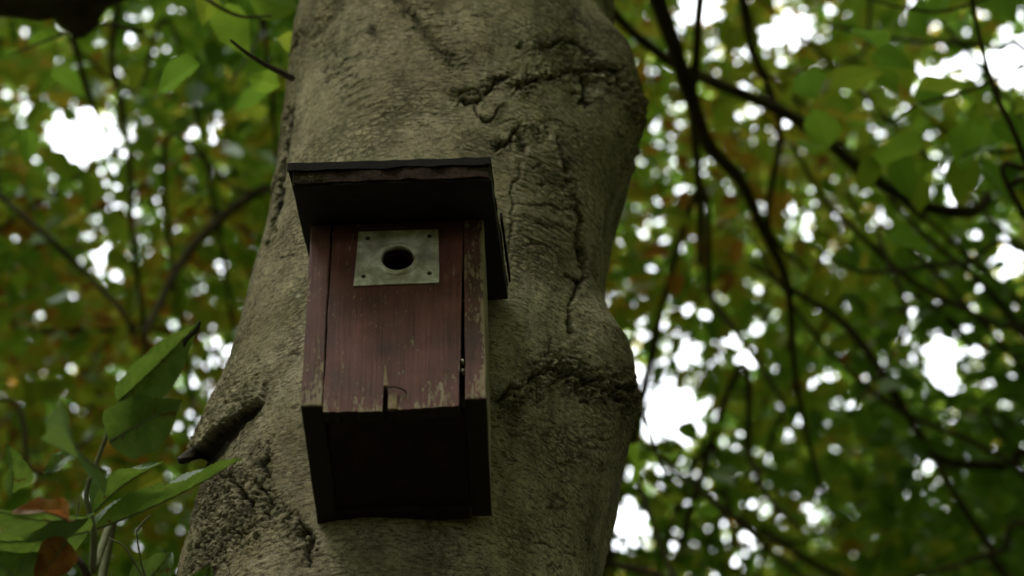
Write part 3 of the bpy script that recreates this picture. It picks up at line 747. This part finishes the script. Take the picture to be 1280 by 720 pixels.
limb('rear', [(850, 300, 5.4), (890, 375, 5.3), (932, 432, 5.2), (982, 505, 5.1)], (9, 8, 5))
limb('rear', [(900, 520, 5.4), (938, 575, 5.3), (962, 625, 5.2), (1000, 660, 5.1)], (9, 8, 5))
limb('main', [(868, -60, 4.3), (872, 40, 4.4), (866, 130, 4.5), (874, 240, 4.6), (876, 330, 4.7)], (13, 11, 7))
limb('main', [(905, -60, 4.6), (940, 60, 4.8), (975, 160, 5.0), (960, 280, 5.2), (1010, 340, 5.3)], (11, 9, 5))
limb('rear', [(740, 690, 5.4), (765, 705, 5.3), (810, 715, 5.2), (860, 735, 5.1)], (14, 12, 9))
limb('rear', [(770, 560, 4.9), (797, 598, 4.8), (815, 655, 4.7), (842, 722, 4.6)], (8, 7, 6))
limb('rear', [(860, 600, 6.2), (915, 645, 6.0), (965, 670, 5.9), (1015, 704, 5.8), (1080, 735, 5.7)], (10, 10, 8))
limb('rear', [(420, 215, 5.6), (343, 232, 5.4), (306, 250, 5.3), (274, 275, 5.2), (234, 318, 5.1), (202, 375, 5.0), (180, 418, 4.9)], (15, 13, 12, 9), 'curved dark bough left of the trunk')
limb('left', [(-160, -26, 3.6), (-20, -18, 3.5), (50, -10, 3.45), (110, -12, 3.4), (170, -36, 3.4), (260, -90, 3.4)], (76, 72, 66, 56, 34), 'thick dark bough in the top left corner', .5, 12)
lb = tube('bough_spur', [at(94, -12, 3.43), at(98, 16, 3.43), at(100, 34, 3.42), at(100, 48, 3.42)], [.050, .040, .022, .004], M_LIMB, TREES['left']['o'], TREES['left']['base'], 20, 9, .2)
limb('left', [(-60, 190, 5.2), (0, 245, 5.1), (50, 288, 5.0), (100, 335, 5.0), (150, 386, 4.9), (168, 420, 4.9)], (9, 8, 6))
limb('left', [(110, -60, 5.6), (140, 80, 5.5), (160, 180, 5.5), (165, 290, 5.4), (178, 390, 5.4), (184, 470, 5.4)], (9, 8, 6))
limb('left', [(-60, 410, 6), (40, 414, 6), (180, 412, 5.9), (260, 418, 5.9)], (8, 7, 5))
limb('left', [(-40, 520, 4.8), (40, 590, 4.7), (80, 570, 4.7), (120, 545, 4.7)], (7, 6, 4))
limb('left', [(60, -60, 4.6), (90, 40, 4.6), (112, 120, 4.7), (150, 200, 4.8)], (10, 8, 5))
# smaller branches through the crowns
br = np.random.default_rng(21)
for key, (xx, yy) in (('right', ((780, 1330), (-40, 760))), ('left', ((-60, 330), (-40, 700))), ('rear', ((760, 1200), (300, 760))), ('rear', ((150, 340), (-20, 400)))):
    for k in range(16 if key == 'right' else 10):
        x0, y0 = br.uniform(*xx), br.uniform(*yy); dp = br.uniform(5, 9)
        a = br.uniform(0, 6.28); L = br.uniform(120, 320)
        p = [(x0, y0, dp), (x0 + L * .4 * math.cos(a), y0 + L * .4 * math.sin(a) + br.uniform(-20, 20), dp - .2), (x0 + L * math.cos(a + .3), y0 + L * math.sin(a + .3), dp - .5)]
        limb(key, p, (6, 5, 3), None, br.uniform(.6, 1.6), 5)

# ------------------------------------------------------------------ leaves
# openings where the sky shows (photo x, y, half width, half height); each is a tunnel through the crowns
HOLES = [(105, 168, 44, 38), (28, 145, 14, 26), (60, 135, 14, 18), (165, 42, 26, 12), (140, 240, 12, 26), (132, 310, 18, 20), (262, 160, 15, 18), (195, 265, 14, 12), (305, 380, 14, 30), (255, 440, 20, 16), (285, 430, 12, 30), (240, 475, 20, 18), (240, 520, 14, 12), (283, 350, 10, 14),
         (985, 40, 40, 26), (880, 14, 28, 24), (905, 60, 20, 18), (868, 92, 14, 14), (1130, 190 - 90, 30, 16), (1165, 95, 26, 26), (1225, 80, 32, 22), (1268, 70, 26, 40), (1195, 228, 26, 26), (1262, 322, 22, 30), (1178, 452, 26, 34), (1210, 410, 18, 18), (1240, 400, 14, 14), (1255, 470, 18, 16),
         (840, 515, 34, 46), (800, 480, 22, 30), (850, 450, 22, 20), (788, 600, 18, 26), (785, 660, 22, 34), (820, 595, 26, 12), (885, 408, 16, 14), (925, 450, 12, 24), (1040, 462, 12, 14), (980, 240, 12, 22), (1000, 270, 22, 16), (850, 240, 16, 18), (965, 262, 10, 10), (820, 290, 16, 16), (792, 290, 14, 18), (880, 410, 16, 12),
         (1165, 585, 10, 14), (1270, 565, 8, 12), (935, 672, 24, 20), (1015, 645, 18, 14), (830, 90, 10, 14), (1062, 265, 16, 14), (1100, 165, 16, 12), (940, 120, 20, 12), (815, 150, 10, 20)]
def in_holes(px, py, grow=0.0, nz=0.0):
    m = np.zeros(px.shape, bool)
    for hx, hy, a, b in HOLES:
        k = grow + (9 if a * b > 650 else 0)
        m |= ((px - hx) / np.maximum(a + k, 1)) ** 2 + ((py - hy) / np.maximum(b + k, 1)) ** 2 < 1 + nz
    return m

def leaf_batch(C, Dv, Nv, L, W, tint, fold=.35):
    """many folded leaves as one mesh: base, two shoulders per side, tip"""
    n = len(C)
    Dv = Dv / np.linalg.norm(Dv, axis=1)[:, None]
    S = np.cross(Nv, Dv); S /= np.linalg.norm(S, axis=1)[:, None] + 1e-9
    Nn = np.cross(Dv, S)
    L = L[:, None]; W = W[:, None]
    tip = C + Dv * L - Nn * L * .12
    V = np.stack([C, C + Dv * L * .30 + S * W * .46 + Nn * W * fold * .5, C + Dv * L * .68 + S * W * .40 + Nn * (W * fold * .4 - L * .05), tip,
                  C + Dv * L * .68 - S * W * .40 + Nn * (W * fold * .4 - L * .05), C + Dv * L * .30 - S * W * .46 + Nn * W * fold * .5], 1)
    o = (np.arange(n) * 6)[:, None]
    q = np.concatenate([o + np.array([[0, 1, 2, 3]]), o + np.array([[0, 3, 4, 5]])], 0)
    me = mesh_from('crown', V.reshape(-1, 3), q, False)
    add_attr(me, 'tint', np.repeat(tint, 6))
    me.materials.append(M_CANOPY)
    return me

def sprays(centres, r, nleaf, spread, size, droop=.25):
    """flat beech sprays: leaves set left and right along a twig"""
    m = len(centres)
    ang = r.uniform(0, 2 * np.pi, m)
    T = np.stack([np.cos(ang), np.sin(ang), -droop + r.normal(0, .25, m)], 1); T /= np.linalg.norm(T, axis=1)[:, None]
    Nn = np.stack([r.normal(0, .33, m), r.normal(0, .33, m), np.ones(m)], 1); Nn /= np.linalg.norm(Nn, axis=1)[:, None]
    hue = np.clip(.33 + r.normal(0, .14, m) + 1.0 * fbm(centres[:, 0] * .8, centres[:, 1] * .8 + 5, centres[:, 2] * .8, 2), .02, .93)
    k = nleaf
    t = np.tile(np.linspace(-.5, .5, k), m) + r.normal(0, .03, m * k)
    side = np.tile(np.where(np.arange(k) % 2 == 0, 1.0, -1.0), m)
    rep = lambda a: np.repeat(a, k, 0)
    S = np.cross(Nn, T)
    C = rep(centres) + rep(T) * (t * spread)[:, None] + rep(S) * (side * spread * .10)[:, None] * r.uniform(.2, 2.4, (m * k, 1)) + r.normal(0, .035, (m * k, 3))
    D = rep(T) * r.uniform(.35, 1.0, (m * k, 1)) + rep(S) * (side * r.uniform(.5, 1.2, m * k))[:, None] + r.normal(0, .22, (m * k, 3)); D[:, 2] -= r.uniform(0, .5, m * k)
    NV = rep(Nn) + r.normal(0, .38, (m * k, 3))
    L = size * r.uniform(.65, 1.2, m * k); W = L * r.uniform(.55, .72, m * k)
    tint = np.clip(rep(hue) + r.normal(0, .07, m * k), 0, 1)
    return C, D, NV, L, W, tint

def canopy_points(n, r, lo, hi):
    return r.uniform(lo, hi, (n, 3))
ALL = []
# fine leaves in and around the view: slant distances 4 to 11 m
r = np.random.default_rng(5)
N_S = 13800
u = r.random(N_S); dep = (5.3 ** 3 + u * (12.0 ** 3 - 5.3 ** 3)) ** (1 / 3)
px = r.uniform(-230, 1510, N_S); py = r.uniform(-300, 960, N_S)
P = CAM + (FW + RT * ((px - 640) / F)[:, None] + UP * ((360 - py) / F)[:, None]) * dep[:, None]
cl = fbm(P[:, 0] * .9, P[:, 1] * .9, P[:, 2] * 1.1, 2)
P = P[r.random(N_S) < np.clip(.82 + .9 * cl, .25, 1)]
C, D, NV, L, W, tint = sprays(P, r, 13, .50, .076)
qx, qy, qd = seen(C + D / np.linalg.norm(D, axis=1)[:, None] * (L * .5)[:, None])
g = 12 * fbm(C[:, 0] * 3, C[:, 1] * 3, C[:, 2] * 3, 2) + r.normal(0, 3.5, len(C))
qx = qx + 22 * fbm(C[:, 0] * 4.5, C[:, 1] * 4.5, C[:, 2] * 4.5 + 3, 2); qy = qy + 22 * fbm(C[:, 0] * 4.5 + 7, C[:, 1] * 4.5, C[:, 2] * 4.5, 2)
keep = ~in_holes(qx, qy, -8 + g) & (C[:, 2] > 2.6)
keep &= ~(in_holes(qx, qy, 30 + 2 * g) & (r.random(len(C)) < .36))     # thinner foliage round each opening
thin = np.zeros(len(C))
for tx, ty, ta, tb, tk in ((130, 230, 170, 200, .30), (960, 170, 190, 190, .34), (1180, 130, 130, 120, .15), (860, 430, 120, 130, .25), (1180, 430, 110, 70, .2), (880, 660, 150, 60, .2), (250, 440, 70, 90, .3)):
    thin = np.maximum(thin, tk * np.exp(-((qx - tx) / ta) ** 2 - ((qy - ty) / tb) ** 2))
keep &= r.random(len(C)) > thin                                        # open, airy boughs against denser ones
ALL.append([a[keep] for a in (C, D, NV, L, W, tint)])
# coarser leaves for the rest of the canopy overhead, to the sides and behind, unseen and dense to cut the light
r = np.random.default_rng(6)
def outside(P):
    x, y, d = seen(P)
    return ~((d > 0) & (x > -230) & (x < 1510) & (y > -300) & (y < 960))
N_C = 19000
P = np.stack([r.uniform(-13, 13, N_C), r.uniform(-11, 15, N_C), r.uniform(4.2, 12.5, N_C)], 1)
cl = fbm(P[:, 0] * .35, P[:, 1] * .35, P[:, 2] * .4, 2)
# leaf sprays added out of frame to shade the trunk's right flank
Q = np.stack([r.uniform(1.5, 5.5, 150), r.uniform(-.5, 3.6, 150), r.uniform(2.4, 6.5, 150)], 1)
opening = ((P[:, 0] + 2.2) / 2.9) ** 2 + ((P[:, 1] + 2.2) / 2.5) ** 2 < 1          # gap shaped behind and left of the camera to let light onto the trunk
P = P[outside(P) & (cl > -.42) & ~opening & ((P[:, 0] > -1) | (r.random(len(P)) < .72)) & (np.linalg.norm(P - CAM, axis=1) > 3.4)]  # left side thinned so more light comes from there
qx_, qy_, qd_ = seen(Q)
Q = Q[(qx_ > 1700) & (np.linalg.norm(Q - CAM, axis=1) > 1.9)]
P = np.vstack([P, Q])
ALL.append(list(sprays(P, r, 8, 1.1, .30)))
C, D, NV, L, W, tint = [np.concatenate(a) for a in zip(*ALL)]
# unseen trees behind and beside the camera, added for shade, carry the rest of the crown
for key, b, rr_, h, ln, lab in (('bl', (-6.2, -4.6), .2, 12, (.4, .2), 'unseen beech behind the camera on the left, added for shade'), ('br', (4.4, -3.4), .22, 13, (-.3, .1), 'unseen beech behind the camera on the right, added for shade'),
                                ('sl', (-8.2, 3.0), .18, 12, (.2, -.2), 'unseen beech far out to the left, added for shade'), ('sr', (8.4, 2.2), .2, 13, (-.2, .3), 'unseen beech far out to the right, added for shade'), ('bk', (-.8, -9.5), .2, 12, (.2, .2), 'unseen beech far behind the camera, added for shade')):
    wood_tree(key, b, rr_, h, ln, lab, 9)
keys = list(TREES)
bx = np.array([[TREES[k]['base'][0], TREES[k]['base'][1]] for k in keys] + [[TREE_BASE[0], TREE_BASE[1]]])
own = np.argmin(((C[:, None, :2] - bx[None]) ** 2).sum(-1) + np.where(np.arange(len(bx)) == len(keys), 1.5, 0)[None], 1)
for i in range(len(bx)):
    m = own == i
    if not m.any(): continue
    if i < len(keys): o, b = TREES[keys[i]]['o'], TREES[keys[i]]['base']
    else: o, b = main_tree, TREE_BASE
    part('crown', leaf_batch(C[m] - b, D[m], NV[m], L[m], W[m], tint[m]), None, o, kind='stuff')
print('canopy leaves', len(C))
# unseen ring of wood added to block low side light: one mass of leaves
r = np.random.default_rng(8)
n = 45000; a = r.uniform(0, 2 * np.pi, n); rad = r.uniform(13, 17, n); z = r.uniform(-.1, 11, n)
wc = np.stack([rad * np.cos(a), 2 + rad * np.sin(a), z], 1)
wd = r.normal(size=(n, 3)); wd[:, 2] -= .4
me = leaf_batch(wc, wd, r.normal(size=(n, 3)) + np.array([0, 0, .6]), r.uniform(.3, .55, n), r.uniform(.2, .35, n), np.clip(r.normal(.3, .2, n), 0, 1))
wood = bpy.data.objects.new('unseen_wood_ring', me); COL.objects.link(wood)
wood['kind'] = 'stuff'; wood['label'] = 'unseen ring of green woodland leaves added to block low side light'; wood['category'] = 'woodland'

# single leaves near enough to tell apart: a detailed leaf blade shared by copies
def blade(L, W, fold=.4, curl=.3, serr=.05, nt=22, nv=6, seed=0, vein=1.0, twist=0.0, ragged=0.0):
    """ovate leaf along +x, normal +z: folded on the midrib, toothed edge, arching side veins"""
    r_ = np.random.default_rng(seed)
    t = np.linspace(0, 1, nt); prof = np.sin(np.pi * np.clip(t, 0, 1) ** .72) ** .85 * (1 - .25 * t ** 3) + .004
    V, A = [], []
    for i, tt in enumerate(t):
        a = curl * tt; x = L * (math.sin(a) / curl if abs(curl) > 1e-4 else tt); zc = -L * ((1 - math.cos(a)) / curl if abs(curl) > 1e-4 else 0)
        for s in (-1, 1):
            for j in range(nv + 1):
                v = j / nv
                tooth = 1 + serr * (1 if (i % 2 == 0) else -1) * v ** 3
                w = W / 2 * prof[i] * v * tooth * (1 - ragged * v * max(0, pn(tt * 5 + s * 3, seed * 1.7, .3) * 1.4 + .15))
                ph = (tt - .28 * v) * 9.5
                cor = math.exp(-((ph - round(ph)) / .16) ** 2) * (1 - .35 * v)
                f = fold * (1 + .35 * math.sin(3 * tt + seed)) + twist * s * (tt - .3)
                y = s * w * math.cos(f * (1 - .3 * v)); z = w * math.sin(f) - .0011 * cor * vein + .0025 * v * v * math.sin(11 * tt + seed * 2 + s)
                V.append((x - .15 * w * v * 0, y, zc + z)); A.append(max(cor * .8 * (v > .02), 1.0 if j == 0 else 0))
    row = 2 * (nv + 1); q = []
    for i in range(nt - 1):
        for s in range(2):
            for j in range(nv):
                a = i * row + s * (nv + 1) + j; b = a + 1; c = b + row; d = a + row
                q.append((a, b, c, d) if s == 1 else (a, d, c, b))
    me = mesh_from('leaf', np.array(V), q); add_attr(me, 'vein', A); add_attr(me, 'tint', np.full(len(V), .3))
    return me
def leaf_frame(p0, p1, normal):
    x = Vector(p1 - p0).normalized(); n = Vector(normal); n = (n - x * n.dot(x)).normalized(); y = n.cross(x)
    return Matrix(((x.x, y.x, n.x), (x.y, y.y, n.y), (x.z, y.z, n.z)))

LV = [blade(.078, .048, .25, .5, .03, 9, 2, s, .6) for s in range(4)]
for s, me in enumerate(LV):
    me.attributes['tint'].data.foreach_set('value', np.full(len(me.vertices), (.12, .22, .34, .50)[s], dtype=np.float32)); me.materials.append(M_CANOPY)
lr = np.random.default_rng(77)
def near_leaves(key, path, n, spread, size=1.0, twigs=True):
    """leaves along an overhanging twig"""
    T = TREES[key] if key != 'main' else dict(o=main_tree, base=TREE_BASE)
    C0 = smooth_path([at(*p) for p in path], n)
    tube('twig', [at(*p) for p in path], [.0035, .0028, .0015], M_LIMB, T['o'], T['base'], 16, 5)
    for i in range(n):
        c = C0[i] + lr.normal(0, spread, 3) * np.array([1, 1, .45])
        x, y, _ = seen(c)
        if in_holes(np.array([x]), np.array([y]), 4)[0] and lr.random() < .85: continue
        d = np.array([lr.normal(), lr.normal(), -.35 + lr.normal(0, .3)]); d /= np.linalg.norm(d)
        o = bpy.data.objects.new('leaf', LV[lr.integers(4)]); COL.objects.link(o); o.parent = T['o']
        o.matrix_basis = Matrix.Translation(Vector(c - T['base'])) @ leaf_frame(c, c + d, (lr.normal(0, .35), lr.normal(0, .35), 1)).to_4x4() @ Matrix.Scale(size * lr.uniform(.75, 1.2), 4)
near_leaves('right', [(1330, 60, 3.7), (1220, 110, 3.6), (1150, 130, 3.5), (1120, 150, 3.5)], 24, .08, 1.1)
near_leaves('right', [(1340, 180, 3.9), (1240, 190, 3.8), (1190, 170, 3.7), (1150, 140, 3.7)], 20, .08, 1.05)
near_leaves('right', [(1320, -40, 3.8), (1200, 10, 3.7), (1130, 10, 3.7), (1060, -10, 3.7)], 18, .12, 1.0)
near_leaves('main', [(790, 470, 3.6), (812, 540, 3.5), (830, 590, 3.5), (850, 610, 3.5)], 12, .05, .62)
near_leaves('left', [(200, -40, 3.1), (260, 0, 3.0), (300, 20, 3.0), (340, 20, 3.0)], 14, .06, 1.05)
near_leaves('left', [(180, 40, 3.6), (120, 30, 3.6), (60, 50, 3.6), (10, 70, 3.6)], 12, .12, .9)

# ------------------------------------------------------------------ leafy young shoot in the lower left corner
S0 = at(112, 790, 2.02); SB = np.array([S0[0] - .10, S0[1] - .10, -.1])
shoot = thing('leafy_sapling', 'slender sapling with broad toothed green leaves and two withered ones, left of the trunk', 'sapling', SB)
tube('stem', [SB, SB + np.array([.02, .03, 1.2]), S0, at(116, 712, 2.01), at(117, 668, 2.0), at(112, 640, 2.0), at(108, 615, 2.0), at(122, 575, 2.0), at(133, 545, 2.0), at(142, 518, 2.0), at(156, 490, 1.99), at(172, 470, 1.985)],
     [.009, .007, .0042, .0036, .0032, .0026, .0024, .0022, .0020, .0016, .0012, .0009], M_STEM, shoot, SB, 90, 8, .05)
tube('twig', [at(118, 760, 2.03), at(106, 712, 2.02), at(90, 695, 2.02), at(72, 682, 2.02), at(60, 674, 2.01)], [.0046, .004, .0034, .0028, .0012], M_TWIG, shoot, SB, 24, 7, .25)
for pts in ([(186, 735, 2.06), (176, 700, 2.06), (170, 664, 2.06)], [(184, 730, 2.06), (166, 700, 2.06), (154, 682, 2.06), (134, 672, 2.06)], [(170, 664, 2.06), (178, 654, 2.06), (188, 644, 2.06)], [(95, 652, 2.0), (97, 640, 2.0), (99, 628, 2.0)]):
    tube('leaf_stalk', [at(*p) for p in pts], [.0012, .0010, .0008], M_STEM, shoot, SB, 12, 6, .05)
def shoot_leaf(p0, p1, W, normal, fold, curl, seed, mat=M_LEAF, serr=.05, label=None, twist=0.0):
    a, b = at(*p0), at(*p1); chord = np.linalg.norm(b - a)
    c = max(abs(curl), 1e-3); L = chord * (c / 2) / math.sin(c / 2)
    me = blade(L, W * .88, fold, curl, serr * .7, 60, 8, seed, 1.0, twist, .2); me.materials.append(mat)
    o = part('leaf', me, mat, shoot, label=label)
    M = leaf_frame(a, b, normal)
    th = -curl / 2                                   # the chord, not the first tangent, runs from base to tip
    M = M @ Matrix.Rotation(th, 3, 'Y')
    o.matrix_basis = Matrix.Translation(Vector(a - SB)) @ M.to_4x4()
    # midrib on the under side
    n = 14; t = np.linspace(0, .97, n); ang = curl * t
    Pm = np.stack([L * np.sin(ang) / curl, 0 * t, -L * (1 - np.cos(ang)) / curl - .0006], 1)
    V, f = tube_arrays(Pm, [.0012, .0008, .0003], n * 2, 6, .02)
    part('midrib', mesh_from('midrib', V, f), M_STEM, o)
    return o
TC = -FW                                             # towards the camera
dn = lambda *v: np.array(v, float)
shoot_leaf((150, 500, 1.99), (250, 402, 1.97), .062, TC * .7 + RT * .75 + UP * .5, .75, .35, 1, label='upright folded leaf with a blackened curled tip')
shoot_leaf((136, 552, 1.97), (228, 500, 1.95), .070, TC * 1.0 - UP * .1, .22, .30, 2, label='broad green leaf seen from below')
shoot_leaf((116, 662, 2.0), (302, 572, 2.06), .072, UP * 1.0 - TC * .15 - RT * .1, .85, -.25, 3, label='long leaf reaching across the trunk, pale at the tip')
shoot_leaf((96, 562, 1.95), (54, 593, 1.93), .022, TC * .4 + UP * .8 + RT * .4, .5, .3, 4)
shoot_leaf((112, 664, 1.99), (-40, 676, 1.90), .085, TC * .8 - UP * .4, .3, .4, 5)
shoot_leaf((110, 648, 1.97), (-30, 630, 1.85), .060, TC * .9 - UP * .5, .3, .5, 6)
shoot_leaf((132, 590, 1.80), (76, 500, 1.62), .070, TC * .9 - RT * .3, .3, .4, 7)
shoot_leaf((118, 640, 2.0), (205, 578, 2.03), .050, UP * 1.0 - TC * .1, .9, .5, 8)
shoot_leaf((14, 618, 1.9), (10, 556, 1.88), .040, TC * .5 + RT * .8, .6, .5, 9)
shoot_leaf((240, 770, 2.12), (262, 706, 2.12), .050, TC * .9 + UP * .2, .3, .5, 10)
shoot_leaf((40, 740, 1.95), (-20, 690, 1.9), .075, TC * .8 + UP * .3, .3, .4, 11)
shoot_leaf((150, 760, 2.05), (215, 690, 2.12), .055, TC * .8 + RT * .3, .3, .4, 12)
shoot_leaf((86, 652, 1.80), (14, 642, 1.76), .036, TC * .6 + UP * .7, .55, .9, 13, M_LEAFBROWN, .04, 'withered orange-brown leaf', .4)
shoot_leaf((84, 676, 1.94), (44, 730, 1.93), .044, TC * .9 + RT * .2, .45, .8, 14, M_LEAFBROWN, .04, 'withered dark brown leaf', .3)
tube('blackened_tip', [at(250, 401, 1.968), at(246, 413, 1.968), at(238, 420, 1.966), at(232, 426, 1.966), at(230, 434, 1.966)], [.0012, .0022, .0018, .0026, .0008], M_CHAR, shoot, SB, 24, 6, .5)
